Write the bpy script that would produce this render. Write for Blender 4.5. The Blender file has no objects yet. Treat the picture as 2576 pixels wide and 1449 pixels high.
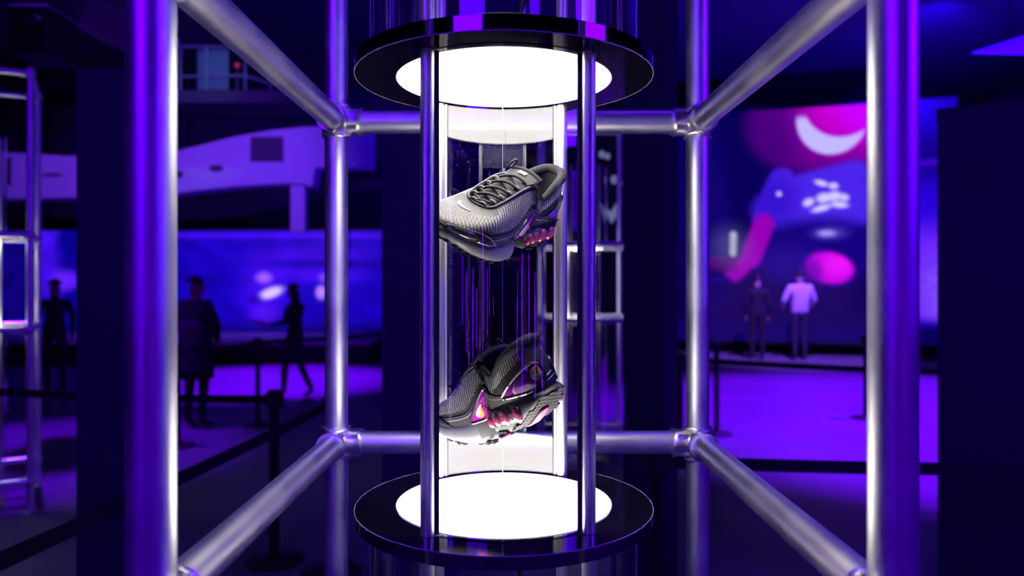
import bpy, bmesh, math, random
import numpy as np
from mathutils import Vector, Matrix, Euler

random.seed(7)
PI = math.pi
SC = bpy.context.scene
COL = SC.collection

# ------------------------------------------------------------------ camera
EYE = 1.65
FPX = 1820.0                       # focal length in pixels of the 2576 px wide frame
cam_d = bpy.data.cameras.new('camera')
cam_d.sensor_width = 36.0
cam_d.lens = FPX * 36.0 / 2576.0
cam_d.shift_y = -14.5 / 2576.0
cam_d.clip_start = 0.02
cam_d.dof.use_dof = True
cam_d.dof.focus_distance = 1.16
cam_d.dof.aperture_fstop = 2.8
cam = bpy.data.objects.new('camera', cam_d)
cam.location = (0, 0, EYE)
cam.rotation_euler = (PI / 2, 0, 0)
COL.objects.link(cam)
SC.camera = cam

def wp(u, v, z):
    """photo pixel at depth z -> point in the hall"""
    return Vector(((u - 1288.0) * z / FPX, z, EYE - (v - 710.0) * z / FPX))

# ------------------------------------------------------------------ world, exposure
w = bpy.data.worlds.new('world'); SC.world = w; w.use_nodes = True
w.node_tree.nodes['Background'].inputs[0].default_value = (0.002, 0.0, 0.05, 1)
w.node_tree.nodes['Background'].inputs[1].default_value = 0.2
SC.view_settings.view_transform = 'Standard'
SC.view_settings.look = 'None'
SC.view_settings.gamma = 1.0
SC.view_settings.use_curve_mapping = False
SC.view_settings.exposure = 0.0
SC.cycles.caustics_reflective = False
SC.cycles.caustics_refractive = False
SC.cycles.blur_glossy = 0.6
SC.cycles.max_bounces = 8
SC.cycles.transmission_bounces = 8
SC.cycles.glossy_bounces = 4
SC.cycles.use_adaptive_sampling = True
SC.cycles.adaptive_threshold = 0.08
SC.cycles.adaptive_min_samples = 16
SC.cycles.use_denoising = True
SC.cycles.diffuse_bounces = 1
SC.cycles.sample_clamp_indirect = 40.0

# ------------------------------------------------------------------ hall lamps
VIOLET = (0.145, 0.0, 1.0)
BLUE = (0.02, 0.0, 1.0)
def area(name, loc, target, sx, sy, power, color, spread=None):
    l = bpy.data.lights.new(name, 'AREA'); l.shape = 'RECTANGLE'; l.size = sx; l.size_y = sy
    l.energy = power; l.color = color
    if spread: l.spread = spread
    o = bpy.data.objects.new(name, l); COL.objects.link(o)
    o.location = loc
    o.rotation_euler = (Vector(target) - Vector(loc)).to_track_quat('-Z', 'Y').to_euler()
    return o
def spot(name, loc, target, power, color, angle, blend=0.5, radius=0.08):
    l = bpy.data.lights.new(name, 'SPOT'); l.energy = power; l.color = color
    l.spot_size = math.radians(angle); l.spot_blend = blend; l.shadow_soft_size = radius
    o = bpy.data.objects.new(name, l); COL.objects.link(o)
    o.location = loc
    o.rotation_euler = (Vector(target) - Vector(loc)).to_track_quat('-Z', 'Y').to_euler()
    return o
# violet pools on the floor of the hall
spot('floor_wash', (6.3, 8.6, 6.3), (5.6, 8.9, 0), 13500, VIOLET, 74, 0.4)
spot('floor_wash', (-4.6, 7.0, 6.3), (-4.6, 6.9, 0), 3700, VIOLET, 40, 0.6)
spot('floor_wash', (-4.4, 12.4, 6.3), (-4.2, 12.2, 0), 8400, VIOLET, 46, 0.6)
# wash on the pale fascia over the left screen
spot('fascia_wash', (-6.5, 8.5, 5.6), (-7.4, 16, 4.1), 1900, (0.19, 0.04, 1.0), 64, 0.6)
spot('crowd_wash', (5.2, 11.5, 6.3), (5.9, 15.3, 0.8), 6000, (0.22, 0.06, 1.0), 40, 0.6)
spot('haze_ceiling_wash', (9.5, 8.0, 1.2), (6.5, 11.0, 7.0), 11000, BLUE, 120, 0.9)  # added uplight that turns the ceiling blue in place of haze
# added blue wash: the lit back wall stands in for hazy air
spot('haze_wall_wash', (8.0, 13.0, 6.4), (10.0, 21, 6.5), 2200, BLUE, 80, 0.9)
# unseen strips and washes behind the photographer, shaped for violet reflections
for i, (x, y, z, h) in enumerate([(-2.3, -2.2, 1.45, .55), (-2.0, -2.6, 1.5, .5), (-1.75, -2.6, 1.4, .4), (-1.5, -3.2, 1.6, .9), (-1.2, -3.4, 1.5, .5),
                                  (1.0, -3.4, 1.3, .45), (1.25, -2.9, 1.35, 1.0), (1.7, -2.8, 1.55, .6), (2.1, -2.6, 1.2, .7), (2.6, -2.4, 1.25, .8), (3.3, -1.8, 1.6, .6)]):
    area('streak_light', (x, y, z), (0, 1.1, z), 0.02 + .008 * (i % 3), h, 1.6 * h, VIOLET)
area('side_wash', (-2.0, -3.2, 3.7), (-0.4, 0.8, 1.7), 1.7, 1.7, 110, (0.10, 0, 1))
area('side_wash', (4.4, -0.6, 3.4), (0.4, 0.8, 1.7), 1.4, 1.4, 130, (0.08, 0, 1))
area('top_wash', (1.2, 2.6, 5.8), (0.3, 1.6, 1.2), 1.4, 1.4, 22, (0.10, 0, 1))
area('top_wash', (-1.6, -0.6, 5.8), (0.0, 1.2, 1.2), 1.6, 1.6, 40, (0.11, 0, 1))

# ------------------------------------------------------------------ materials
MATS = {}
def mat(name, color=(.5, .5, .5), rough=.5, metal=0., emit=None, estr=0., trans=0., ior=1.5, coat=0., spec=.5,
        noise=None, bump=None, alpha=None):
    """principled material; noise=(scale, amount) varies the colour, bump=(scale, strength) the relief"""
    if name in MATS: return MATS[name]
    m = bpy.data.materials.new(name); m.use_nodes = True
    nt = m.node_tree; p = nt.nodes['Principled BSDF']
    p.inputs['Base Color'].default_value = (*color, 1)
    p.inputs['Roughness'].default_value = rough
    p.inputs['Metallic'].default_value = metal
    p.inputs['IOR'].default_value = ior
    p.inputs['Specular IOR Level'].default_value = spec
    p.inputs['Transmission Weight'].default_value = trans
    p.inputs['Coat Weight'].default_value = coat
    p.inputs['Coat Roughness'].default_value = 0.05
    if emit:
        p.inputs['Emission Color'].default_value = (*emit, 1); p.inputs['Emission Strength'].default_value = estr
    tc = None
    if noise or bump:
        tc = nt.nodes.new('ShaderNodeTexCoord')
    if noise:
        n = nt.nodes.new('ShaderNodeTexNoise'); n.inputs['Scale'].default_value = noise[0]; n.inputs['Detail'].default_value = 5
        nt.links.new(tc.outputs['Object'], n.inputs['Vector'])
        r = nt.nodes.new('ShaderNodeMapRange')
        r.inputs['From Min'].default_value = .3; r.inputs['From Max'].default_value = .7
        r.inputs['To Min'].default_value = 1 - noise[1]; r.inputs['To Max'].default_value = 1 + noise[1]
        nt.links.new(n.outputs['Fac'], r.inputs['Value'])
        mx = nt.nodes.new('ShaderNodeVectorMath'); mx.operation = 'SCALE'
        mx.inputs[0].default_value = color
        nt.links.new(r.outputs['Result'], mx.inputs['Scale'])
        nt.links.new(mx.outputs[0], p.inputs['Base Color'])
    if bump:
        n = nt.nodes.new('ShaderNodeTexNoise'); n.inputs['Scale'].default_value = bump[0]; n.inputs['Detail'].default_value = 4
        nt.links.new(tc.outputs['Object'], n.inputs['Vector'])
        b = nt.nodes.new('ShaderNodeBump'); b.inputs['Strength'].default_value = bump[1]; b.inputs['Distance'].default_value = .001
        nt.links.new(n.outputs['Fac'], b.inputs['Height'])
        nt.links.new(b.outputs['Normal'], p.inputs['Normal'])
    MATS[name] = m
    return m

def alu_mat(name, color, r0, r1, stretch):
    """handled aluminium: brushed along its length, blotchy sheen, fine scratches"""
    m = mat(name, color, .3, 1.0)
    nt = m.node_tree; p = nt.nodes['Principled BSDF']
    tc = nt.nodes.new('ShaderNodeTexCoord')
    mp = nt.nodes.new('ShaderNodeMapping'); mp.inputs['Scale'].default_value = stretch
    nt.links.new(tc.outputs['Object'], mp.inputs['Vector'])
    n1 = nt.nodes.new('ShaderNodeTexNoise'); n1.inputs['Scale'].default_value = 1; n1.inputs['Detail'].default_value = 6
    nt.links.new(mp.outputs['Vector'], n1.inputs['Vector'])
    n2 = nt.nodes.new('ShaderNodeTexNoise'); n2.inputs['Scale'].default_value = 11; n2.inputs['Detail'].default_value = 4
    nt.links.new(tc.outputs['Object'], n2.inputs['Vector'])
    r = nt.nodes.new('ShaderNodeMapRange'); r.inputs['From Min'].default_value = .35; r.inputs['From Max'].default_value = .65
    r.inputs['To Min'].default_value = r0; r.inputs['To Max'].default_value = r1
    nt.links.new(n2.outputs['Fac'], r.inputs['Value']); nt.links.new(r.outputs['Result'], p.inputs['Roughness'])
    b = nt.nodes.new('ShaderNodeBump'); b.inputs['Strength'].default_value = .03; b.inputs['Distance'].default_value = .001
    nt.links.new(n1.outputs['Fac'], b.inputs['Height']); nt.links.new(b.outputs['Normal'], p.inputs['Normal'])
    return m
ALU_Z = alu_mat('aluminium_upright', (.88, .86, .84), .38, .48, (400, 400, 6))
ALU_X = alu_mat('aluminium_cross', (.88, .86, .84), .38, .48, (6, 400, 400))
ALU_Y = alu_mat('aluminium_side', (.88, .86, .84), .38, .48, (400, 6, 400))
CAST = mat('cast_fitting', (.85, .82, .79), .38, 1.0, bump=(70, .35))
ROD = mat('satin_rod', (.72, .70, .70), .38, 1.0)
SEAL = mat('dark_channel', (.05, .045, .055), .5)
BEAD = mat('edge_glow_metal', (.9, .88, .86), .45, 1.0)  # bright metal imitating the light-filled panel edge
ACRYL = mat('clear_acrylic', (1, 1, 1), 0.0, 0, trans=1.0, ior=1.49)
BLACKAC = mat('black_acrylic', (.012, .010, .014), .04, 0, spec=.6, bump=(900, .02))
CHROME = mat('mirror_black', (.20, .19, .22), .05, 1.0)
LED = mat('light_panel', (.9, .9, .9), .5, emit=(1.0, .955, .90), estr=12.5)
RIM_LINT = mat('lit_rim_and_lint', (.85, .78, .78), .6)  # pale colour that paints the edge-lit rim, also used for lint and dust
WIRE = mat('steel_wire', (.8, .8, .8), .3, 1.0)
DARKWALL = mat('dark_wall', (.03, .03, .05), .8, noise=(1.3, .3))
PILLAR = mat('dark_pillar', (.014, .013, .040), .7, noise=(2.0, .2))
FLOORM = mat('floor_concrete', (.16, .157, .168), .5, noise=(.9, .22), bump=(30, .05))
CEILM = mat('ceiling_black', (.035, .035, .045), .9)
FASCIA = mat('fascia_white', (.62, .60, .64), .6, noise=(.6, .08))
BLACK = mat('black_powder', (.012, .011, .014), .5)
BELT = mat('black_webbing', (.010, .010, .014), .8)
SKIN = mat('skin', (.42, .26, .20), .6)

# ------------------------------------------------------------------ mesh helpers
class MB:
    def __init__(s): s.v = []; s.f = []
    def add(s, vs, fs):
        o = len(s.v); s.v += [tuple(v) for v in vs]; s.f += [tuple(i + o for i in f) for f in fs]
    def box(s, c, d, rot=None):
        vs = []
        for z in (-1, 1):
            for y in (-1, 1):
                for x in (-1, 1):
                    p = Vector((x * d[0] / 2, y * d[1] / 2, z * d[2] / 2))
                    if rot is not None: p = rot @ p
                    vs.append(Vector(c) + p)
        s.add(vs, [(0, 2, 3, 1), (4, 5, 7, 6), (0, 1, 5, 4), (2, 6, 7, 3), (0, 4, 6, 2), (1, 3, 7, 5)])
    def tube(s, pts, r, n=10, closed=False, cap=True):
        pts = [Vector(p) for p in pts]; k = len(pts)
        rs = r if hasattr(r, '__len__') else [r] * k
        up = None; base = len(s.v)
        for i, p in enumerate(pts):
            a = pts[(i - 1) % k] if (closed or i > 0) else p
            b = pts[(i + 1) % k] if (closed or i < k - 1) else p
            t = (b - a).normalized()
            if up is None:
                up = t.orthogonal().normalized()
            up = (up - t * up.dot(t))
            if up.length < 1e-6: up = t.orthogonal()
            up.normalize(); sd = t.cross(up)
            for j in range(n):
                an = 2 * PI * j / n
                s.v.append(tuple(p + (up * math.cos(an) + sd * math.sin(an)) * rs[i]))
        m = k if closed else k - 1
        for i in range(m):
            for j in range(n):
                a = base + i * n + j; b = base + i * n + (j + 1) % n
                c = base + ((i + 1) % k) * n + (j + 1) % n; d = base + ((i + 1) % k) * n + j
                s.f.append((a, b, c, d))
        if cap and not closed:
            s.f.append(tuple(base + j for j in reversed(range(n))))
            s.f.append(tuple(base + (k - 1) * n + j for j in range(n)))
    def lathe(s, prof, n=64, center=(0, 0), a0=0., a1=2 * PI, close=False):
        """revolve (r, z) profile about a vertical axis; close joins last profile point to the first"""
        full = abs(a1 - a0 - 2 * PI) < 1e-6
        base = len(s.v); k = len(prof); m = n if full else n + 1
        for i in range(m):
            a = a0 + (a1 - a0) * i / n
            for r, z in prof:
                s.v.append((center[0] + r * math.cos(a), center[1] + r * math.sin(a), z))
        for i in range(n):
            i2 = (i + 1) % m
            for j in range(k if close else k - 1):
                j2 = (j + 1) % k
                s.f.append((base + i * k + j, base + i2 * k + j, base + i2 * k + j2, base + i * k + j2))
        if not full and close:
            s.f.append(tuple(base + j for j in range(k)))
            s.f.append(tuple(base + n * k + j for j in reversed(range(k))))
    def grid(s, fn, us, vs, closed_u=False):
        base = len(s.v); nv = len(vs)
        for u in us:
            for v in vs: s.v.append(tuple(fn(u, v)))
        nu = len(us)
        for i in range(nu if closed_u else nu - 1):
            for j in range(nv - 1):
                a = base + i * nv + j; b = base + ((i + 1) % nu) * nv + j
                s.f.append((a, b, b + 1, a + 1))
    def sphere(s, c, r, nu=16, nv=10, rot=None):
        base = len(s.v)
        rr = r if hasattr(r, '__len__') else (r, r, r)
        for i in range(nv + 1):
            th = PI * i / nv
            for j in range(nu):
                ph = 2 * PI * j / nu
                p = Vector((rr[0] * math.sin(th) * math.cos(ph), rr[1] * math.sin(th) * math.sin(ph), rr[2] * math.cos(th)))
                if rot is not None: p = rot @ p
                s.v.append(tuple(Vector(c) + p))
        for i in range(nv):
            for j in range(nu):
                a = base + i * nu + j; b = base + i * nu + (j + 1) % nu
                s.f.append((a, a + nu, b + nu, b))
    def prism(s, poly, y0, y1):
        """polygon of (x, z) extruded along y"""
        n = len(poly); base = len(s.v)
        for y in (y0, y1):
            for x, z in poly: s.v.append((x, y, z))
        s.f.append(tuple(base + i for i in range(n))); s.f.append(tuple(base + n + i for i in reversed(range(n))))
        for i in range(n):
            j = (i + 1) % n
            s.f.append((base + i, base + n + i, base + n + j, base + j))
    def build(s, name, m, parent=None, smooth=True, loc=None, bevel=None, fix=True):
        me = bpy.data.meshes.new(name); me.from_pydata(s.v, [], s.f)
        if fix:
            bm = bmesh.new(); bm.from_mesh(me)
            bmesh.ops.recalc_face_normals(bm, faces=bm.faces); bm.to_mesh(me); bm.free()
        if m is not None: me.materials.append(m)
        o = bpy.data.objects.new(name, me); COL.objects.link(o)
        if loc is not None: o.location = loc
        if parent is not None: o.parent = parent
        if smooth:
            me.polygons.foreach_set('use_smooth', [True] * len(me.polygons))
            try: me.set_sharp_from_angle(angle=math.radians(38))
            except Exception: pass
        if bevel:
            md = o.modifiers.new('bevel', 'BEVEL'); md.width = bevel; md.segments = 2; md.limit_method = 'ANGLE'
        return o

def tag(o, label=None, cat=None, group=None, kind=None):
    if label: o['label'] = label
    if cat: o['category'] = cat
    if group: o['group'] = group
    if kind or cat: o['kind'] = kind or 'thing'
    return o
def empty(name, loc=(0, 0, 0), rz=0.):
    o = bpy.data.objects.new(name, None); COL.objects.link(o); o.location = loc; o.rotation_euler = (0, 0, rz)
    o.empty_display_size = .1
    return o
def copy_tree(o, parent=None):
    c = o.copy(); COL.objects.link(c)
    if parent is not None: c.parent = parent
    for ch in list(o.children):
        copy_tree(ch, c)
    return c
def one(fn):
    m = MB(); fn(m); return m
def bx(name, c, d, m, parent=None, rz=0, **k):
    b = MB(); b.box(c, d, Matrix.Rotation(rz, 3, 'Z') if rz else None)
    return b.build(name, m, parent, smooth=False, **k)

# ------------------------------------------------------------------ the hall
tag(bx('floor', (0, 8, -.05), (30, 30, .1), FLOORM), 'concrete hall floor washed in violet light', None, kind='structure')
tag(bx('ceiling', (0, 8, 7.05), (30, 30, .1), CEILM), 'black hall ceiling', None, kind='structure')
tag(bx('wall_back', (0, 22.1, 3.5), (30, .2, 7), DARKWALL), 'dark back wall of the hall', None, kind='structure')
tag(bx('wall_left', (-14.1, 8, 3.5), (.2, 28, 7), DARKWALL), 'dark left wall of the hall', None, kind='structure')
tag(bx('wall_right', (14.1, 8, 3.5), (.2, 28, 7), DARKWALL), 'dark right wall of the hall', None, kind='structure')
tag(bx('wall_front', (0, -6.1, 3.5), (30, .2, 7), DARKWALL), 'dark wall behind the photographer', None, kind='structure')

# ------------------------------------------------------------------ tube frames
FCX = 0.0105                       # middle of the near frame
FW = 0.763                         # post spacing, left to right
FZ0, FZ1 = 0.7446, 1.528           # front and rear post depth
PR = 0.02415                       # tube radius
LEVELS = (0.22, EYE - .338, EYE + .338, 3.15)
def make_frame(detail=True):
    root = empty('tube_frame')
    hx = FW / 2; hy = (FZ1 - FZ0) / 2
    n = 40 if detail else 16
    corners = [(-hx, -hy), (hx, -hy), (hx, hy), (-hx, hy)]
    for x, y in corners:
        p = MB(); p.tube([(0, 0, 0.012), (0, 0, 1.0), (0, 0, 2.2), (0, 0, 3.19)], PR, n)
        o = p.build('post', ALU_Z, root, loc=(x, y, 0))
        f = MB(); f.lathe([(0.0, 0), (.055, 0), (.055, .006), (.032, .012), (.029, .05), (.0, .05)], 28)
        f.build('foot', CAST, root, loc=(x, y, 0))
    zr = LEVELS
    for z in zr:
        for y in (-hy, hy):
            p = MB(); p.tube([(-hx, 0, 0), (hx, 0, 0)], PR, n); p.build('rail', ALU_X, root, loc=(0, y, z))
        for x in (-hx, hx):
            p = MB(); p.tube([(0, -hy, 0), (0, hy, 0)], PR, n); p.build('rail', ALU_Y, root, loc=(x, 0, z))
        for x, y in corners:
            sx = -1 if x > 0 else 1; sy = -1 if y > 0 else 1
            rng = random.Random(int(x * 991 + y * 77 + z * 1013))
            m = MB()
            R1 = PR + .0042
            def sleeve(axis, sgn, L):
                prof = [(0.0, R1 + .003), (L * .35, R1 + .001), (L * .86, R1), (L * .93, R1 + .0026), (L, R1 + .0012), (L, PR)]
                k = 32 if detail else 12
                base = len(m.v)
                for (d, r) in prof:
                    for j in range(k):
                        a = 2 * PI * j / k
                        wob = 1 + (.02 * math.sin(3 * a + z * 5) + .015 * math.sin(5 * a + x * 9)) * (d / L)
                        dd = (d + (.0035 * math.sin(2 * a + x * 7 + z * 3) if d > L * .8 else 0)) * sgn
                        c, q = r * wob * math.cos(a), r * wob * math.sin(a)
                        if r == PR: c, q = r * math.cos(a), r * math.sin(a)
                        m.v.append({'x': (dd, c, q), 'y': (c, dd, q), 'z': (c, q, dd)}[axis])
                for i in range(len(prof) - 1):
                    for j in range(k):
                        a0 = base + i * k + j; b0 = base + i * k + (j + 1) % k
                        m.f.append((a0, b0, b0 + k, a0 + k))
            sleeve('x', sx, .055); sleeve('y', sy, .052)
            sleeve('z', 1, .032); sleeve('z', -1, .032)
            m.sphere((0, 0, 0), R1 + .0045, 24 if detail else 12, 14 if detail else 8)
            m.build('corner_fitting', CAST, root, loc=(x, y, z))
    return root
frame = make_frame()
frame.location = (FCX, (FZ0 + FZ1) / 2, 0)
tag(frame, 'near aluminium tube frame standing around the lit sneaker column', 'frame', kind='thing')

# ------------------------------------------------------------------ the lit column
CCX, CCY = -0.0125, 1.136
ZT = EYE + .316                    # underside of the upper plate
ZB = EYE - .3437                   # top of the lower plate
RR, RL = .2295, .167               # plate radius, light radius
ROT = math.radians(3.0)
def make_column():
    root = empty('display_column')
    for up in (1, 0):
        z0 = ZT if up else ZB; sg = 1 if up else -1; th = .021 if up else .018
        p = MB(); p.lathe([(RL + .001, z0), (RR, z0), (RR, z0 + sg * th), (RL + .001, z0 + sg * th)], 128, close=True)
        pl = p.build('ring_plate', BLACKAC, root)
        pl['label'] = 'glossy black acrylic ring plate'
        e = MB(); e.lathe([(RR + .0004, z0 + sg * .0010), (RR + .0004, z0 + sg * (th - .001))], 128)
        e.build('polished_edge', CHROME, pl)
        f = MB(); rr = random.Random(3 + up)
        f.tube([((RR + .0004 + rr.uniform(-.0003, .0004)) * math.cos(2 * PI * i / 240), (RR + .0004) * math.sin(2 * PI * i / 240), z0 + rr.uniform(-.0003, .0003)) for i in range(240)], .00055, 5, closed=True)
        for k in range(120):
            a = rr.gauss(rr.choice([.15, -.45, 2.9, 3.7, -2.3]), .35); L = rr.uniform(.001, .0042)
            b = Vector((RR * math.cos(a), RR * math.sin(a), z0)); d = Vector((math.cos(a) + rr.uniform(-.6, .6), math.sin(a) + rr.uniform(-.6, .6), rr.uniform(-.8, .8))).normalized()
            f.tube([b, b + d * L * .5 + Vector((0, 0, rr.uniform(-.0008, .0008))), b + d * L], [.0003, .00022, .0001], 4)
        fo = f.build('lit_rim_lint', RIM_LINT, pl); fo['kind'] = 'stuff'  # pale tube imitates the edge-lit rim; the short hairs are lint
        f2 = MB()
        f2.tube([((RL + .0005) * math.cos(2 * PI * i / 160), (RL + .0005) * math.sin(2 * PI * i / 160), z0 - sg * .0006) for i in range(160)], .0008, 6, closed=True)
        f2.build('inner_trim', RIM_LINT, pl)
        l = MB(); l.lathe([(0, z0 + sg * .0005), (RL, z0 + sg * .0005), (RL, z0 + sg * .012), (0, z0 + sg * .012)], 128)
        lp = l.build('light_panel', LED, root); lp['label'] = 'glowing white round diffuser'
        # clear drum continuing past the plate, with the struts inside it
        za = z0 + sg * th; zb = za + .75 if up else .02
        d = MB(); d.lathe([(.207, za), (.207, zb), (.2035, zb), (.2035, za)], 128, close=True)
        d.build('drum', ACRYL, root)
        for q in range(4):
            a = ROT + (math.radians(53.5) * (1 if q in (0, 2) else -1)) + (PI if q in (1, 2) else 0)
            s = MB(); s.tube([(.1848 * math.cos(a), .1848 * math.sin(a), za), (.1848 * math.cos(a), .1848 * math.sin(a), zb)], .010, 20)
            s.build('strut', ROD, root)
        c = MB(); c.lathe([(0, za + sg * .0), (.10, za + sg * .0), (.10, za + sg * .05), (0, za + sg * .05)], 48)
        c.build('driver_housing', BLACK, root)
        c = MB(); c.tube([(.02, -.06, za + sg * .05), (.03, -.07, za + sg * .09), (.0, -.05, za + sg * .16), (-.05, .0, za + sg * .3), (-.05, .02, za + sg * .6)], .004, 8)
        c.build('power_cable', BLACK, root)
    for q, (sxx, syy) in enumerate([(-1, -1), (1, -1), (1, 1), (-1, 1)]):
        a = ROT + math.atan2(syy * .1485, sxx * .11)
        x, y = .1848 * math.cos(a), .1848 * math.sin(a)
        s = MB(); s.tube([(x, y, ZB + .0005), (x, y, ZT - .0005)], .0100, 28)
        ro = s.build('rod', ROD, root)
        # dark channel that grips the panel edge: runs from the rod towards the panel
        ac = math.atan2(-1, 0) if syy < 0 else math.atan2(1, 0)
        pe = ROT + ac + (math.radians(32.6) * (sxx if syy < 0 else -sxx))
        b = Vector((.1765 * math.cos(pe), .1765 * math.sin(pe), 0)); A = Vector((x, y, 0))
        mid = (A + b) / 2; dv = (b - A); ang = math.atan2(dv.y, dv.x)
        m = MB(); m.box((mid.x, mid.y, (ZB + ZT) / 2), (dv.length + .003, .0035, ZT - ZB - .004), Matrix.Rotation(ang, 3, 'Z'))
        m.build('channel', SEAL, ro, smooth=False)
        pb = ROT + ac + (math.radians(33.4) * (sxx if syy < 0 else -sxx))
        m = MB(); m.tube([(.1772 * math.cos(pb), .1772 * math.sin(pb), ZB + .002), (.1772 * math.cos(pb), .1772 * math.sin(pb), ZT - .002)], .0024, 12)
        m.build('edge_glow_bead', BEAD, ro)  # bead added in place of light glowing in the acrylic edge
    for ac in (-PI / 2, PI / 2):
        m = MB()
        zi0, zi1 = ZB + .002, ZT - .002
        m.lathe([(.1743, zi0), (.1787, zi0), (.1787, zi1), (.1743, zi1)], 48, a0=ROT + ac - math.radians(33), a1=ROT + ac + math.radians(33), close=True)
        po = m.build('curved_panel', ACRYL, root); po['label'] = 'clear curved acrylic panel'
        du = MB(); rr = random.Random(11 + int(ac > 0))
        for k in range(220):
            a = ROT + ac + math.radians(rr.choice([rr.uniform(-31, 31), rr.gauss(24, 4), rr.gauss(-24, 4)])); a = min(max(a, ROT + ac - .56), ROT + ac + .56)
            z = rr.uniform(zi0 + .02, zi1 - .02); r_ = .1740; q = rr.uniform(.00012, .00038)
            c = Vector((r_ * math.cos(a), r_ * math.sin(a), z))
            du.add([c + Vector(d) * q for d in ((1, 0, 0), (-1, 0, 0), (0, 1, 0), (0, -1, 0), (0, 0, 1.5), (0, 0, -1.5))], [(0, 2, 4), (2, 1, 4), (1, 3, 4), (3, 0, 4), (2, 0, 5), (1, 2, 5), (3, 1, 5), (0, 3, 5)])
        dd = du.build('dust', RIM_LINT, po, smooth=False); dd['kind'] = 'stuff'
    return root
column = make_column()
column.location = (CCX, CCY, 0)
tag(column, 'clear sneaker display column with two glowing white discs inside the near frame', 'display case')
wr = MB(); wr.tube([(0, 0, ZB + .001), (0, 0, ZT - .001)], .00045, 6)
wo = wr.build('suspension_wire', WIRE, None, loc=(-.0146, CCY - .002, 0))
tag(wo, 'thin vertical steel wire strung between the two glowing discs', 'wire')

# ------------------------------------------------------------------ sneakers
# stations around the shoe: 0 = heel, 10 = toe tip (lateral side, +y), 10..20 back along the medial side
#        B: where the upper meets the sole      T: edge of collar and throat        rise  out   topout topdown
ST = [((.002, .000, .049), (.010, .000, .125), .030, .006, .010, .022),
      ((.009, .022, .049), (.018, .018, .122), .030, .005, .010, .022),
      ((.035, .035, .047), (.048, .028, .108), .028, .005, .007, .022),
      ((.075, .036, .041), (.078, .031, .088), .024, .004, .006, .016),
      ((.115, .038, .027), (.104, .029, .106), .034, .003, .008, .024),
      ((.150, .044, .020), (.134, .030, .101), .034, .003, .014, .022),
      ((.185, .049, .019), (.158, .030, .090), .030, .004, .018, .018),
      ((.215, .051, .022), (.178, .029, .080), .027, .004, .023, .014),
      ((.245, .046, .028), (.194, .025, .071), .024, .005, .028, .013),
      ((.272, .031, .036), (.199, .013, .067), .020, .006, .036, .014),
      ((.287, .000, .041), (.200, .000, .066), .016, .007, .040, .014)]
def _mir(s): return ((s[0][0], -s[0][1], s[0][2]), (s[1][0], -s[1][1], s[1][2])) + s[2:]
STA = ST + [_mir(ST[k]) for k in range(9, 0, -1)]
_A = np.array([list(s[0]) + list(s[1]) + list(s[2:]) for s in STA])
def _cr(A, s):
    n = len(A); i = int(math.floor(s)); f = s - i
    p0, p1, p2, p3 = A[(i - 1) % n], A[i % n], A[(i + 1) % n], A[(i + 2) % n]
    return .5 * (2 * p1 + (p2 - p0) * f + (2 * p0 - 5 * p1 + 4 * p2 - p3) * f * f + (3 * p1 - p0 - 3 * p2 + p3) * f ** 3)
def up_pt(s, t):
    a = _cr(_A, s); B = a[0:3]; T = a[3:6]; rise, out, to, td = a[6:10]
    d = np.array([B[0] - min(max(B[0], .045), .235), B[1], 0]); d = d / (np.linalg.norm(d) + 1e-9)
    P1 = B + d * out + np.array([0, 0, rise]); P2 = T + d * to - np.array([0, 0, td])
    u = 1 - t
    return Vector(B * u ** 3 + 3 * P1 * u * u * t + 3 * P2 * u * t * t + T * t ** 3)
def up_nrm(s, t):
    e = .03; t0 = min(max(t, .02), .97)
    a = up_pt(s + e, t0) - up_pt(s - e, t0); b = up_pt(s, t0 + .02) - up_pt(s, t0 - .02)
    n = a.cross(b); n.normalize(); p = up_pt(s, t0)
    c = Vector((min(max(p.x, .05), .23), 0, .045))
    return n if n.dot(p - c) > 0 else -n
def up_off(s, t, o): return up_pt(s, t) + up_nrm(s, t) * o
def smooth_loop(poly, n=8):
    A = np.array(poly, float); return [tuple(_cr(A, i + k / n)) for i in range(len(poly)) for k in range(n)]
def patch(poly, off, bulge, m, name, parent, rings=7, n=8):
    loop = smooth_loop(poly, n); c = np.mean(np.array(loop), 0)
    b = MB(); k = len(loop)
    b.v.append(tuple(up_off(c[0], c[1], off + bulge)))
    for r in range(1, rings + 1):
        q = r / rings
        for p in loop: b.v.append(tuple(up_off(c[0] + (p[0] - c[0]) * q, c[1] + (p[1] - c[1]) * q, off + bulge * (1 - q * q))))
    for p in loop: b.v.append(tuple(up_off(p[0], p[1], -.001)))
    for j in range(k): b.f.append((0, 1 + j, 1 + (j + 1) % k))
    for r in range(rings):
        for j in range(k):
            a = 1 + r * k + j; d = 1 + r * k + (j + 1) % k
            b.f.append((a, a + k, d + k, d))
    return b.build(name, m, parent)
def border(poly, r, off, m, name, parent, n=8):
    b = MB(); b.tube([up_off(p[0], p[1], off) for p in smooth_loop(poly, n)], r, 8, closed=True)
    return b.build(name, m, parent)

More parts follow.
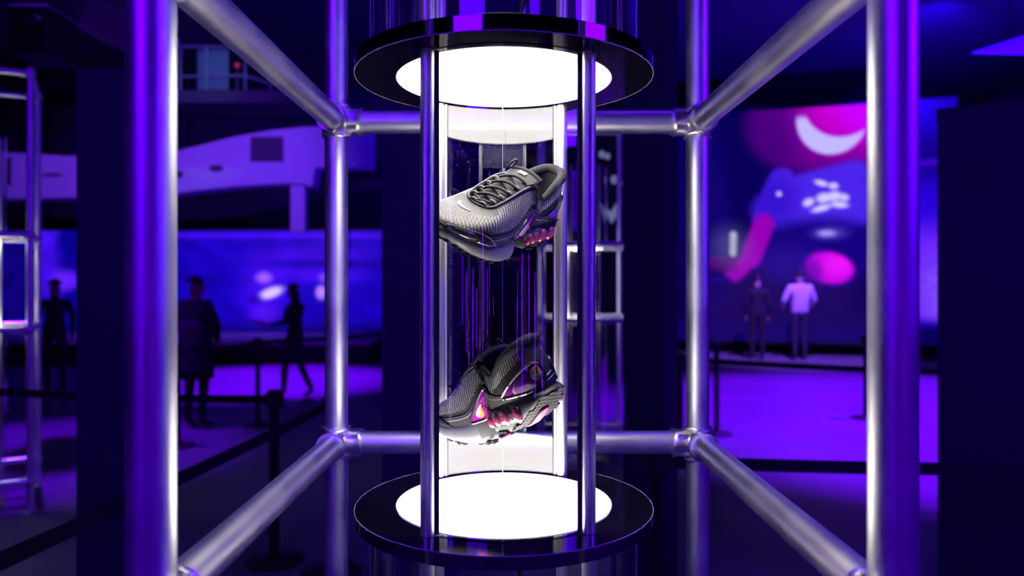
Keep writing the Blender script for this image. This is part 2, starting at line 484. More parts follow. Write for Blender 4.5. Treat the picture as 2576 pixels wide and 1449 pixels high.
def weave_mat(name, color, rough, scale, strength, sheen=.0):
    m = mat(name, color, rough); nt = m.node_tree; p = nt.nodes['Principled BSDF']
    tc = nt.nodes.new('ShaderNodeTexCoord')
    v = nt.nodes.new('ShaderNodeTexVoronoi'); v.inputs['Scale'].default_value = scale; v.inputs['Randomness'].default_value = .15
    nt.links.new(tc.outputs['Object'], v.inputs['Vector'])
    b = nt.nodes.new('ShaderNodeBump'); b.inputs['Strength'].default_value = strength; b.inputs['Distance'].default_value = .0006
    nt.links.new(v.outputs['Distance'], b.inputs['Height']); nt.links.new(b.outputs['Normal'], p.inputs['Normal'])
    r = nt.nodes.new('ShaderNodeMapRange'); r.inputs['To Min'].default_value = 1.0; r.inputs['To Max'].default_value = .45; r.inputs['From Max'].default_value = .7
    nt.links.new(v.outputs['Distance'], r.inputs['Value'])
    x = nt.nodes.new('ShaderNodeVectorMath'); x.operation = 'SCALE'; x.inputs[0].default_value = color
    nt.links.new(r.outputs['Result'], x.inputs['Scale']); nt.links.new(x.outputs[0], p.inputs['Base Color'])
    return m
S_UP = mat('shoe_upper', (0.0343, 0.0322, 0.0317), .55, bump=(700, .15))
S_DASH = mat('shoe_dash', (.92, .89, .85), .5)
S_BAND = mat('shoe_band', (0.060, 0.058, 0.058), .42)
S_PIPE = mat('shoe_piping', (0.0300, 0.0288, 0.0330), .45)
S_MESH = weave_mat('shoe_mesh', (0.0660, 0.0600, 0.0660), .8, 520, .8)
S_LACE = weave_mat('shoe_lace', (0.0510, 0.0480, 0.0540), .7, 700, .9)
S_LINE = weave_mat('shoe_lining', (0.0210, 0.0198, 0.0252), .85, 800, .4)
S_MID = mat('shoe_midsole', (0.27, 0.265, 0.28), .38, bump=(300, .05))
S_MIDG = mat('shoe_heel_shell', (0.0240, 0.0240, 0.0276), .45)
S_RIB = mat('shoe_rib', (0.1120, 0.1080, 0.1120), .3)
S_TREAD = mat('shoe_tread', (0.0270, 0.0264, 0.0300), .6)
S_PINK = mat('shoe_pink', (0.5760, 0.0480, 0.1920), .15, coat=.7)
S_PINKS = mat('shoe_pink_rubber', (0.5600, 0.1120, 0.2380), .45, bump=(200, .3))
S_GLOSS = mat('shoe_gloss', (.06, .06, .07), .10, coat=1.0)
S_WHITE = mat('shoe_mark_white', (.88, .87, .87), .35)
S_RED = mat('shoe_red', (.75, .05, .05), .3)
S_ORANGE = mat('shoe_orange', (.95, .45, .05), .35)
def window_mat():
    m = mat('shoe_window', (.2, .02, .3), .12, coat=1.0); nt = m.node_tree; p = nt.nodes['Principled BSDF']
    tc = nt.nodes.new('ShaderNodeTexCoord'); sp = nt.nodes.new('ShaderNodeSeparateXYZ'); nt.links.new(tc.outputs['Object'], sp.inputs[0])
    r = nt.nodes.new('ShaderNodeMapRange'); r.inputs['From Min'].default_value = .050; r.inputs['From Max'].default_value = .092
    nt.links.new(sp.outputs['Z'], r.inputs['Value'])
    cr = nt.nodes.new('ShaderNodeValToRGB'); e = cr.color_ramp.elements
    e[0].color = (.60, .02, .52, 1); e[1].color = (.020, .012, .10, 1); e[1].position = 1.0
    x = e.new(.45); x.color = (.22, .015, .42, 1)
    nt.links.new(r.outputs['Result'], cr.inputs['Fac']); nt.links.new(cr.outputs['Color'], p.inputs['Base Color'])
    v = nt.nodes.new('ShaderNodeTexVoronoi'); v.inputs['Scale'].default_value = 420
    nt.links.new(tc.outputs['Object'], v.inputs['Vector'])
    b = nt.nodes.new('ShaderNodeBump'); b.inputs['Strength'].default_value = .15; b.inputs['Distance'].default_value = .0004
    nt.links.new(v.outputs['Distance'], b.inputs['Height']); nt.links.new(b.outputs['Normal'], p.inputs['Normal'])
    return m
S_WIN = window_mat()

def zbot_f(x): return .040 * max(0., (x - .150) / .137) ** 1.6 - .012
def zbot_h(x): return .042 * max(0., (.062 - x) / .070) ** 1.15 + .003

def outline(s0, s1, n, off):
    """plan outline along the bite line from station s0 to s1"""
    out = []
    for i in range(n + 1):
        s = s0 + (s1 - s0) * i / n; a = _cr(_A, s); B = a[0:3]
        d = np.array([B[0] - min(max(B[0], .045), .235), B[1]]); d = d / (np.linalg.norm(d) + 1e-9)
        out.append((B[0] + d[0] * off, B[1] + d[1] * off, B[2], d[0], d[1]))
    return out
def sole(name, s0, s1, n, back, zb, layers, m, parent, flare=0.):
    """closed sole block: outline from s0 to s1, then a rounded end bulging by back"""
    o = outline(s0, s1, n, 0)
    a, b = o[-1], o[0]; k = 14
    for i in range(1, k):
        q = i / k; y = a[1] + (b[1] - a[1]) * q; x = a[0] + (b[0] - a[0]) * q + back * math.sin(PI * q) ** .6
        dx = (1 if back > 0 else -1)
        o.append((x, y, a[2] + (b[2] - a[2]) * q, dx * .8, 0.))
    mb = MB(); N = len(o)
    for (off, f) in layers:
        for p in o:
            fl = flare * max(0., 1 - p[0] / .045) * max(0., 1 - f) ** .5; x = p[0] + p[3] * (off + fl); y = p[1] + p[4] * (off + fl * .6)
            z1 = p[2] + .004; z0 = zb(x); mb.v.append((x, y, z0 + (z1 - z0) * f))
    for i in range(len(layers) - 1):
        for j in range(N):
            a0 = i * N + j; b0 = i * N + (j + 1) % N; mb.f.append((a0, b0, b0 + N, a0 + N))
    for li in (0, len(layers) - 1):
        for f in (.66, .33):
            pass
        c = len(mb.v); ring = [mb.v[li * N + j] for j in range(N)]
        # inner rings towards the middle line keep the bevelled underside true
        mid = []
        for p in ring: mid.append((min(max(p[0], .02), .26) * .5 + p[0] * .5, p[1] * .35, (zb(p[0]) if li else p[2])))
        mb.v += mid; cc = len(mb.v)
        mx = sum(p[0] for p in mid) / N
        mb.v.append((mx, 0, zb(mx) if li else sum(p[2] for p in mid) / N))
        for j in range(N):
            mb.f.append((li * N + j, li * N + (j + 1) % N, c + (j + 1) % N, c + j)); mb.f.append((c + j, c + (j + 1) % N, cc))
    return mb.build(name, m, parent)

def make_shoe():
    root = empty('sneaker')
    # ---- upper
    NS, NT = 160, 26
    u = MB(); u.grid(lambda s, t: up_pt(s, t), [20 * i / NS for i in range(NS)], [j / NT for j in range(NT + 1)], closed_u=True)
    up = u.build('upper', S_UP, root)
    # inside of the shoe
    def lin(s, k):
        T = up_pt(s, 1.0); c = Vector((min(max(T.x, .05), .19), 0, T.z)); d = (c - T); d.z = 0
        d = d.normalized() if d.length > 1e-6 else Vector((0, 0, 0))
        return [T, T + d * .004 + Vector((0, 0, .001)), T + d * .007 + Vector((0, 0, -.006)), T + d * .006 + Vector((0, 0, -.025)), Vector((T.x + d.x * .006, T.y + d.y * .006, .050)), Vector((T.x * .4 + .07, 0, .048))][k]
    l = MB(); l.grid(lambda s, k: lin(s, k), [20 * i / 100 for i in range(100)], list(range(6)), closed_u=True)
    l.build('lining', S_LINE, root)
    # padded collar, piping round the throat
    def edge(a, b, n, dz=0.): return [up_pt(a + (b - a) * i / n, 1.0) + Vector((0, 0, dz)) for i in range(n + 1)]
    c = MB(); pts = edge(-4.0, 4.0, 60, -.002)
    c.tube(pts, [.0046 + .0044 * math.cos((i / 60 - .5) * PI) ** 2 for i in range(61)], 14)
    c.build('collar', S_LINE, root)
    c = MB(); c.tube(edge(3.8, 16.2, 90, .0005), .0022, 10); c.build('throat_piping', S_PIPE, root)
    # ---- smooth overlay along the bite line, arched over the waist of the shoe
    def ttop(s):
        q = s if s <= 10 else 20 - s
        return .20 + .39 * math.exp(-((q - 3.85) / .75) ** 2) + .10 * math.exp(-((q - 1.2) / 1.2) ** 2) + .02 * math.sin(q * 1.3)
    b = MB(); b.grid(lambda s, t: up_off(s, t * ttop(s), .0016 if t < .95 else -.0004), [20 * i / 160 for i in range(160)], [0, .25, .5, .75, .9, .96, 1.0], closed_u=True)
    b.build('mudguard', S_BAND, root)
    b = MB(); b.tube([up_off(20 * i / 160, ttop(20 * i / 160) * .62, .0018) for i in range(160)], .0004, 5, closed=True)
    b.build('stitching', S_DASH, root)
    # ---- windows
    for sd in (1, -1):
        def P(poly): return [((p[0] if sd > 0 else -p[0]), p[1]) for p in poly]
        hw = [(2.60, .15), (2.05, .33), (1.3, .48), (.6, .53), (.14, .44), (.08, .20), (.6, .10), (1.6, .08)]
        if sd < 0: hw = [(max(p[0], .1) * .8 + .75, p[1]) for p in hw]
        wdw = patch(P(hw), .0022, .0022, S_WIN, 'heel_window', root)
        border(P(hw), .0026, .0022, S_GLOSS, 'window_rim', wdw)
        tw = [(3.58, .53), (3.95, .43), (4.5, .22), (4.92, .04), (4.4, .0), (3.75, .0), (3.66, .2), (3.48, .42)]
        t_ = patch(P(tw), .0026, .0008, S_WIN, 'waist_window', root)
        border(P(tw), .0024, .0024, S_GLOSS, 'window_rim', t_)
        sw = [(3.95, .24), (4.25, .20), (4.45, .12), (4.30, .06), (4.05, .10)]
        patch(P(sw), .0042, .0004, S_WHITE, 'window_mark', t_, rings=3)
        sw = [(3.92, .20), (4.02, .19), (4.10, .11), (4.28, .06), (4.10, .04), (3.94, .09)]
        patch(P(sw), .0048, .0003, S_ORANGE, 'window_mark', t_, rings=3)
        # glossy wing behind the forefoot
        gl = [(9.3, .16), (8.4, .235), (7.4, .20), (6.6, .08), (6.4, .0), (7.4, .0), (8.4, .02), (9.4, .06)]
        g = patch(P(gl), .0026, .0035, S_GLOSS, 'toe_wing', root)
        border(P(gl), .0014, .0026, S_PIPE, 'wing_rim', g)
        # red pull stripe beside the waist window
        rs = MB(); rs.tube([up_off(sd * (3.55 + .25 * i / 6), .03 + .16 * i / 6, .003) for i in range(7)], [.0004, .0012, .0014, .0014, .0014, .0012, .0004], 6)
        rs.build('stripe', S_RED, root)
    # round badge at the heel
    bc = (.55, .34)
    bd = [(bc[0] + .30 * math.cos(2 * PI * i / 10), bc[1] + .125 * math.sin(2 * PI * i / 10)) for i in range(10)]
    bo = patch(bd, .0050, .0008, S_ORANGE, 'badge', root, rings=4)
    lowh = [(bc[0] + .27 * math.cos(a), bc[1] + .110 * math.sin(a)) for a in [PI * 1.0, PI * 1.15, PI * 1.35, PI * 1.5, PI * 1.65, PI * 1.85, PI * 2.0, PI * 2.5]]
    lowh[-1] = (bc[0], bc[1] - .01)
    patch(lowh, .0058, .0005, S_WHITE, 'badge_field', bo, rings=3)
    dot = [(bc[0] - .10 + .07 * math.cos(2 * PI * i / 6), bc[1] + .10 + .03 * math.sin(2 * PI * i / 6)) for i in range(6)]
    patch(dot, .0058, .0006, S_RED, 'badge_dot', bo, rings=2)
    fc = bpy.data.curves.new('badge_text', 'FONT'); fc.body = 'air'; fc.size = .0085; fc.align_x = 'CENTER'; fc.align_y = 'CENTER'; fc.extrude = .0002
    fc.materials.append(S_PIPE)
    fo = bpy.data.objects.new('badge_text', fc); COL.objects.link(fo); fo.parent = bo
    me_ = bpy.data.meshes.new_from_object(fo); COL.objects.unlink(fo); bpy.data.objects.remove(fo)
    fo = bpy.data.objects.new('badge_text', me_); COL.objects.link(fo); fo.parent = bo
    n = up_nrm(*bc); p = up_off(bc[0], bc[1], .0068); xa = Vector((0, 0, 1)).cross(n).normalized(); ya = n.cross(xa)
    fo.matrix_local = Matrix(((xa.x, ya.x, n.x, p.x), (xa.y, ya.y, n.y, p.y), (xa.z, ya.z, n.z, p.z), (0, 0, 0, 1)))
    # ---- printed raised dashes, in contour rows
    d = MB()
    def inwin(s, t):
        q = s if s <= 10 else 20 - s
        if q > 7.8 and t > .78: return True
        if q < 3.0 and t < .70 - .10 * abs(q - 1.0): return True
        return t < ttop(s) + .06
    rows = [.24 + .68 * i / 25 for i in range(26)]
    for ri, t in enumerate(rows):
        s = 1.0 + (ri % 2) * .035
        while s < 19.0:
            a = up_pt(s, t); q = s if s <= 10 else 20 - s
            e = (up_pt(s + .02, t) - a).length / .02
            L = (.0024 + .0022 * max(0, (q - 6) / 4) * (1 - t)) ; ds = L / max(e, 1e-4); step = ds + .0027 / max(e, 1e-4)
            if not inwin(s, t) and not inwin(s + ds, t):
                nrm = up_nrm(s, t); A = a; Bp = up_pt(s + ds, t); tg = (Bp - A).normalized(); sd_ = nrm.cross(tg) * .00040
                h = nrm * .0006; k = -nrm * .0004
                vs = [A - sd_ + k, A + sd_ + k, Bp + sd_ + k, Bp - sd_ + k, A - sd_ * .7 + h, A + sd_ * .7 + h, Bp + sd_ * .7 + h, Bp - sd_ * .7 + h]
                d.add(vs, [(4, 5, 6, 7), (0, 1, 5, 4), (1, 2, 6, 5), (2, 3, 7, 6), (3, 0, 4, 7)])
            s += step
    do = d.build('raised_dashes', S_DASH, root, smooth=False, fix=False); do['kind'] = 'stuff'
    # toe tick
    tk = [(11.0, .87), (10.85, .80), (10.4, .785), (9.6, .80), (10.4, .815), (10.75, .835)]
    patch(tk, .0012, .0003, S_WHITE, 'toe_mark', root, rings=3)
    # ---- tongue
    def tg(a, b):
        x = .198 - .103 * a; z = .062 + .060 * a ** .92 + .004 * math.sin(a * PI); hw = .026 + .004 * a
        return Vector((x, hw * b, z - .006 * b * b))
    t = MB(); t.grid(tg, [i / 24 for i in range(25)], [-1 + 2 * j / 12 for j in range(13)])
    to = t.build('tongue', S_MESH, root)
    md = to.modifiers.new('thick', 'SOLIDIFY'); md.thickness = .006; md.offset = -1
    e = MB(); e.tube([tg(1.0, -1 + 2 * j / 12) + Vector((.001, 0, -.002)) for j in range(13)], .0045, 12); e.build('tongue_roll', S_LINE, to)
    lb = MB(); lb.grid(lambda a, b: tg(.84 + .07 * a, .26 * b) + Vector((.0012, 0, .0022)), [0, .5, 1], [-1, -.5, 0, .5, 1]); lo_ = lb.build('tongue_label', S_WHITE, to)
    lb = MB(); lb.grid(lambda a, b: tg(.855 + .03 * a, .14 * b + .08 * a) + Vector((.0016, 0, .0034)), [0, .5, 1], [-1, -.3, .3, 1]); lb.build('label_mark', S_RED, lo_)
    # pull loop at the tongue
    c0 = tg(.90, -.75) + Vector((.002, 0, .004))
    lp = MB(); lp.tube([c0 + Vector((.006 * math.cos(q), -.002 + .004 * math.sin(q), .006 + .008 * math.sin(q))) for q in [2 * PI * i / 16 for i in range(16)]], .0020, 8, closed=True)
    lp.build('pull_loop', S_LACE, to)
    # ---- laces: bars and crossings over the tongue, each end tucked under the throat edge
    eye = [8.55, 7.55, 6.75, 6.0, 5.3, 4.6]
    def eyept(i, sd): 
        p = up_pt(sd * eye[i] if sd > 0 else 20 - eye[i], 1.0); return p + Vector((0, -sd * .0045, .0016))
    def tz(x):   # height of the tongue at x
        a = min(max((.198 - x) / .103, 0), 1); return tg(a, 0).z
    def lace(p, q, lift, name='lace'):
        pts = []
        for k in range(13):
            f = k / 12; v = p.lerp(q, f); m = math.sin(PI * f)
            zt = tz(v.x) + .0035 + lift - .006 * (v.y / .024) ** 2
            v.z = v.z * (1 - m ** .5) + max(zt, v.z) * m ** .5; pts.append(v)
        mb = MB(); mb.tube([p + Vector((0, 0, -.006)) + (p - q).normalized() * .003] + pts + [q + Vector((0, 0, -.006)) + (q - p).normalized() * .003], .0023, 10)
        mb.build(name, S_LACE, root)
    lace(eyept(0, 1), eyept(0, -1), .001)
    for i in range(5):
        lace(eyept(i, 1), eyept(i + 1, -1), .0010); lace(eyept(i, -1), eyept(i + 1, 1), .0042)
    for i in range(6):
        for sd in (1, -1):
            p = eyept(i, sd); q = p + Vector((0, -sd * .009, .0005))
            mb = MB(); mb.tube([p + Vector((0, sd * .002, -.004)), p, p.lerp(q, .35) + Vector((0, 0, .0014)), p.lerp(q, .7) + Vector((0, 0, .0012)), q], .0030, 12); mb.build('lace_keeper', S_PIPE, root)
    # lace ends trailing over the collar
    for sd in (1, -1):
        p = eyept(5, sd); pts = [p, p + Vector((-.006, sd * .005, .005)), p + Vector((-.016, sd * .010, .0)), p + Vector((-.022, sd * .012, -.012)), p + Vector((-.026, sd * .0115, -.026))]
        mb = MB(); mb.tube(pts, .0026, 8); mb.build('lace_end', S_LACE, root)
    # ---- sole
    lay = [(-.003, 1.0), (.0005, .96), (.0042, .78), (.0058, .50), (.0052, .26), (.0028, .10), (-.002, .0)]
    ff = sole('forefoot_midsole', 4.55, 15.45, 90, -.010, zbot_f, lay, S_MID, root)
    hl = sole('heel_midsole', -3.55, 3.55, 60, .012, zbot_h, [(-.003, 1.0), (.001, .97), (.0045, .85), (.0062, .55), (.0066, .30), (.005, .10), (.001, .0)], S_MIDG, root, flare=.007)
    # arch bridge between the two blocks
    ar = MB(); ar.grid(lambda x, y: Vector((x, y * (.036 + (x - .09) * .05), .020 + .010 * math.sin((x - .085) / .06 * PI) + (.016 if abs(y) > .99 else 0))), [.085 + .06 * i / 10 for i in range(11)], [-1, -.98, -.5, 0, .5, .98, 1])
    ao = ar.build('arch_plate', S_GLOSS, root); md = ao.modifiers.new('thick', 'SOLIDIFY'); md.thickness = .004
    # ribbed pocket with the four pink tubes, on both sides of the heel
    def side_y(x):
        best = 3.0
        lo_s, hi_s = 1.0, 4.0
        for _ in range(24):
            mid = (lo_s + hi_s) / 2
            if _cr(_A, mid)[0] < x: lo_s = mid
            else: hi_s = mid
        return _cr(_A, lo_s)[1] + .0064
    for sd in (1, -1):
        k = MB()
        def rib(a, r):
            x = .068 + .042 * math.cos(a) * r; z = .0265 + (.0125 + .002 * math.cos(a)) * math.sin(a) * r
            return Vector((x, sd * (side_y(x) + .0022 * (1 - r ** 4) - .0016 * r ** 6 + .0007 * math.cos(x * 2600) * min(1, r * 3) * (1 - r)), z))
        base = len(k.v)
        k.grid(rib, [2 * PI * i / 48 for i in range(48)], [0.02, .2, .4, .6, .8, .95, 1.0], closed_u=True)
        k.build('air_pocket', S_RIB, hl)
        for (x, z, rx, rz_, tilt) in [(.034, .029, .0072, .0115, -.28), (.059, .0265, .0068, .0115, -.22), (.081, .024, .0056, .0105, -.14), (.0975, .022, .0046, .0095, -.08)]:
            e = MB(); e.sphere((x, sd * (side_y(x) - .0005), z), (rx * 1.2, .0075, rz_ * 1.08), 18, 12, Matrix.Rotation(tilt, 3, 'Y')); e.build('air_tube', S_PINK, hl)
    # tread
    tr = MB()
    def inside(x, y, heel):
        lo_s, hi_s = (0.0, 3.6) if heel else (4.5, 10.0)
        for _ in range(20):
            mid = (lo_s + hi_s) / 2
            if _cr(_A, mid)[0] < x: lo_s = mid
            else: hi_s = mid
        return abs(y) < _cr(_A, lo_s)[1] - .002
    for i in range(16):
        for j in range(9):
            x = .122 + i * .0102; y = (j - 4) * .0112 + (i % 2) * .003
            if not inside(x, y, False) or (abs(y + (x - .17) * .25) < .011 and x < .23): continue
            dz = (zbot_f(x + .001) - zbot_f(x)) / .001
            tr.box((x, y, zbot_f(x) - .0006), (.0072, .0086, .0046), Matrix.Rotation(-math.atan(dz), 3, 'Y'))
    tr.build('forefoot_lugs', S_TREAD, ff, smooth=False)['kind'] = 'stuff'
    tr = MB()
    for i in range(14):
        for j in range(10):
            x = -.006 + i * .0074 + (.0 if j % 2 else .0025); y = (j - 4.5) * .0086
            if not inside(max(x + .005, .016), y * .88, True): continue
            if abs(y + .002) < .0105 and x > .020: continue
            dz = (zbot_h(x + .001) - zbot_h(x - .001)) / .002
            tr.box((x, y, zbot_h(x) + .0004), (.0064, .0080, .0034), Matrix.Rotation(-math.atan(dz), 3, 'Y'))
    tr.build('heel_lugs', S_TREAD, hl, smooth=False)['kind'] = 'stuff'
    pk = MB(); pk.grid(lambda x, b: Vector((x, -.002 + b * .0095 * min(1, max(.05, (x - .020) / .010)) ** .5, zbot_h(x) - .0016)), [.020 + .0035 * i for i in range(25)], [-1, -.5, 0, .5, 1])
    po = pk.build('pink_core', S_PINKS, hl); md = po.modifiers.new('thick', 'SOLIDIFY'); md.thickness = .003
    pk = MB(); pk.grid(lambda x, b: Vector((x, -(x - .17) * .25 + b * .010, zbot_f(x) - .0016)), [.118 + .005 * i for i in range(23)], [-1, -.5, 0, .5, 1])
    po = pk.build('pink_core', S_PINKS, ff); md = po.modifiers.new('thick', 'SOLIDIFY'); md.thickness = .003
    return root
SHOE_C = Vector((.145, 0, .06))
def place(root, eul, c, roll=0.):
    q = (Matrix.Rotation(math.radians(roll), 3, 'Y') @ Euler(eul, 'XYZ').to_matrix()).to_euler('XYZ'); root.rotation_euler = q
    root.location = Vector(c) - q.to_matrix() @ SHOE_C
shoe = make_shoe()
place(shoe, (-0.466, 0.104, -2.195), (-0.0225, 1.1312, 1.7670))
tag(shoe, 'upper grey sneaker hanging toe down with its laces towards the viewer', 'sneaker', 'sneakers hung in the column')
shoe2 = copy_tree(shoe)
place(shoe2, (-.3335, .2452, 2.2134), (-.0385, 1.136, 1.4818), 5.0)
tag(shoe2, 'lower dark sneaker with pink heel tubes, seen from behind above the lower disc', 'sneaker', 'sneakers hung in the column')

# ------------------------------------------------------------------ the other two displays in the hall
for k, (x, y, rz, lf, lc) in enumerate([
        (-3.99, 5.35, math.radians(30), 'distant aluminium tube frame cut by the left edge of the picture', 'lit display column inside the tube frame at the left edge of the picture'),
        (.69, 6.85, 0., 'distant aluminium tube frame behind the right rod of the near column', 'lit display column inside the tube frame behind the near column')]):
    f = copy_tree(frame); f.location = (x, y, 0); f.rotation_euler = (0, 0, rz); tag(f, lf, 'frame', kind='thing')
    c = copy_tree(column); c.location = (x, y, 0); tag(c, lc, 'display case')

# ------------------------------------------------------------------ pillars
def pillar(c, d, rz, label):
    root = empty('pillar', (c[0], c[1], 0), rz)
    bx('shaft', (0, 0, d[2] / 2), d, PILLAR, root)
    bx('plinth', (0, 0, .06), (d[0] + .02, d[1] + .02, .12), BLACK, root)
    bx('cap', (0, 0, d[2] + .006), (d[0] + .012, d[1] + .012, .012), PILLAR, root)
    tag(root, label, 'pillar', kind='thing')
pillar((-1.69, 3.16), (.245, .30, 2.53), 0, 'free-standing dark pillar left of the near frame')
pillar((2.25, 3.36), (.47, .30, 2.44), math.radians(-31), 'wide dark pillar at the right edge of the picture')
pillar((-.46, 3.6), (.36, .30, 4.6), math.radians(8), 'tall dark pillar behind the left side of the near column')
pillar((.71, 3.7), (.21, .21, 4.6), math.radians(-32), 'tall narrow dark pillar behind the right rear post')

# ------------------------------------------------------------------ screens
def lin(c): 
    c = np.asarray(c, float) / 255.; return np.where(c <= .04045, c / 12.92, ((c + .055) / 1.055) ** 2.4)
def sst(a, b, x): 
    t = np.clip((x - a) / (b - a), 0, 1); return t * t * (3 - 2 * t)
def screen(name, p0, p1, z0, z1, u0, u1, v0, v1, fn, label, gain, nx=150, ny=110):
    """upright video wall from p0 to p1 (plan) and z0..z1; fn(u, v) gives the picture, u across, v down"""
    p0 = Vector((*p0, 0)); p1 = Vector((*p1, 0)); root = empty(name, ((p0 + p1) / 2).to_tuple())
    org = root.location
    dirv = (p1 - p0).normalized(); nrm = Vector((dirv.y, -dirv.x, 0))
    W = (p1 - p0).length; rz = math.atan2(dirv.y, dirv.x)
    b = MB(); b.box((0, 0, (z0 + z1) / 2), (W + .1, .12, z1 - z0 + .1), Matrix.Rotation(rz, 3, 'Z'))
    for q in (-.35, .35):
        b.box((dirv.x * W * q, dirv.y * W * q, z0 / 2), (.2, .2, z0 + .02), Matrix.Rotation(rz, 3, 'Z'))
    cab = b.build('cabinet', BLACK, root, smooth=False); cab.location = -nrm * .075 * -1 * -1 if False else (-nrm.x * .07, -nrm.y * .07, 0)
    m = MB(); us = np.linspace(0, 1, nx); vs = np.linspace(0, 1, ny)
    m.grid(lambda a, c: (p0 + (p1 - p0) * a - org) + Vector((0, 0, z1 + (z0 - z1) * c)), us, vs)
    mt = bpy.data.materials.new(name + '_picture'); mt.use_nodes = True; nt = mt.node_tree
    pb = nt.nodes['Principled BSDF']; pb.inputs['Base Color'].default_value = (.01, .01, .012, 1); pb.inputs['Roughness'].default_value = .4
    at = nt.nodes.new('ShaderNodeAttribute'); at.attribute_name = 'picture'
    nt.links.new(at.outputs['Color'], pb.inputs['Emission Color']); pb.inputs['Emission Strength'].default_value = gain
    o = m.build('picture', mt, root, smooth=False, fix=False)
    A, C = np.meshgrid(us, vs, indexing='ij')
    rgb = fn(u0 + (u1 - u0) * A, v0 + (v1 - v0) * C).reshape(-1, 3)
    ca = o.data.color_attributes.new('picture', 'FLOAT_COLOR', 'POINT')
    ca.data.foreach_set('color', np.concatenate([lin(np.clip(rgb, 0, 255)), np.ones((len(rgb), 1))], 1).astype(np.float32).ravel())
    tag(root, label, 'screen')
    return root
def mix(a, col, m): return a * (1 - m[..., None]) + np.array(col, float) * m[..., None]
def ell(u, v, cx, cy, rx, ry, soft=.25, rot=0.):
    c, s = math.cos(rot), math.sin(rot); x = (u - cx) * c + (v - cy) * s; y = -(u - cx) * s + (v - cy) * c
    d = np.sqrt((x / rx) ** 2 + (y / ry) ** 2); return 1 - sst(1 - soft, 1 + soft, d)
def capsule(u, v, ax, ay, bx_, by, r, soft=.3):
    px, py = u - ax, v - ay; dx, dy = bx_ - ax, by - ay
    h = np.clip((px * dx + py * dy) / (dx * dx + dy * dy), 0, 1); d = np.hypot(px - dx * h, py - dy * h) / r
    return 1 - sst(1 - soft, 1 + soft, d)
def wav(u, v, k): return .5 + .5 * np.sin(u * .013 * k + 1.7 * np.sin(v * .021 * k + k)) * np.sin(v * .017 * k + 2.3 * np.sin(u * .009 * k))
def pic_left(u, v):
    a = np.zeros(u.shape + (3,)) + np.array([16, 0, 165.])
    a = mix(a, (0, 0, 110), (1 - sst(380, 520, u)) * .6)
    a = mix(a, (70, 10, 220), .75 * sst(0, 1, 1 - np.abs(v - 592) / 16) * (u > 300))
    a = mix(a, (70, 8, 215), .6 * ell(u, v, 790, 640, 160, 26, .6)); a = mix(a, (8, 0, 120), .6 * ell(u, v, 790, 662, 170, 10, .6))
    a = mix(a, (80, 10, 230), .6 * ell(u, v, 800, 690, 120, 18, .7))
    a = mix(a, (70, 8, 225), .7 * ell(u, v, 665, 730, 55, 75, .7)); a = mix(a, (150, 90, 255), .9 * ell(u, v, 664, 698, 20, 14, .6)); a = mix(a, (205, 180, 255), ell(u, v, 682, 736, 32, 13, .5, -.35))
    a = mix(a, (90, 20, 235), .6 * ell(u, v, 665, 790, 36, 24, .6)); a = mix(a, (10, 0, 120), .6 * ell(u, v, 640, 752, 18, 12, .6))
    a = mix(a, (170, 120, 255), ell(u, v, 808, 735, 14, 18, .5)); a = mix(a, (110, 50, 245), ell(u, v, 812, 698, 10, 12, .5))
    a = mix(a, (6, 0, 95), .8 * sst(795, 835, v))
    # left part: a large pale round shape and lilac column
    a = mix(a, (45, 20, 200), ell(u, v, 92, 570, 62, 48, .25)); a = mix(a, (62, 10, 220), .9 * capsule(u, v, 105, 610, 125, 720, 36, .6))
    a = mix(a, (100, 30, 235), .8 * ell(u, v, 165, 705, 36, 26, .5)); a = mix(a, (8, 0, 90), .8 * ell(u, v, 20, 720, 60, 120, .5))
    a += (np.random.RandomState(1).rand(*u.shape)[..., None] - .5) * np.array([6, 3, 18.]) + (wav(u, v, 2)[..., None] - .5) * np.array([10, 2, 34.])
    return a
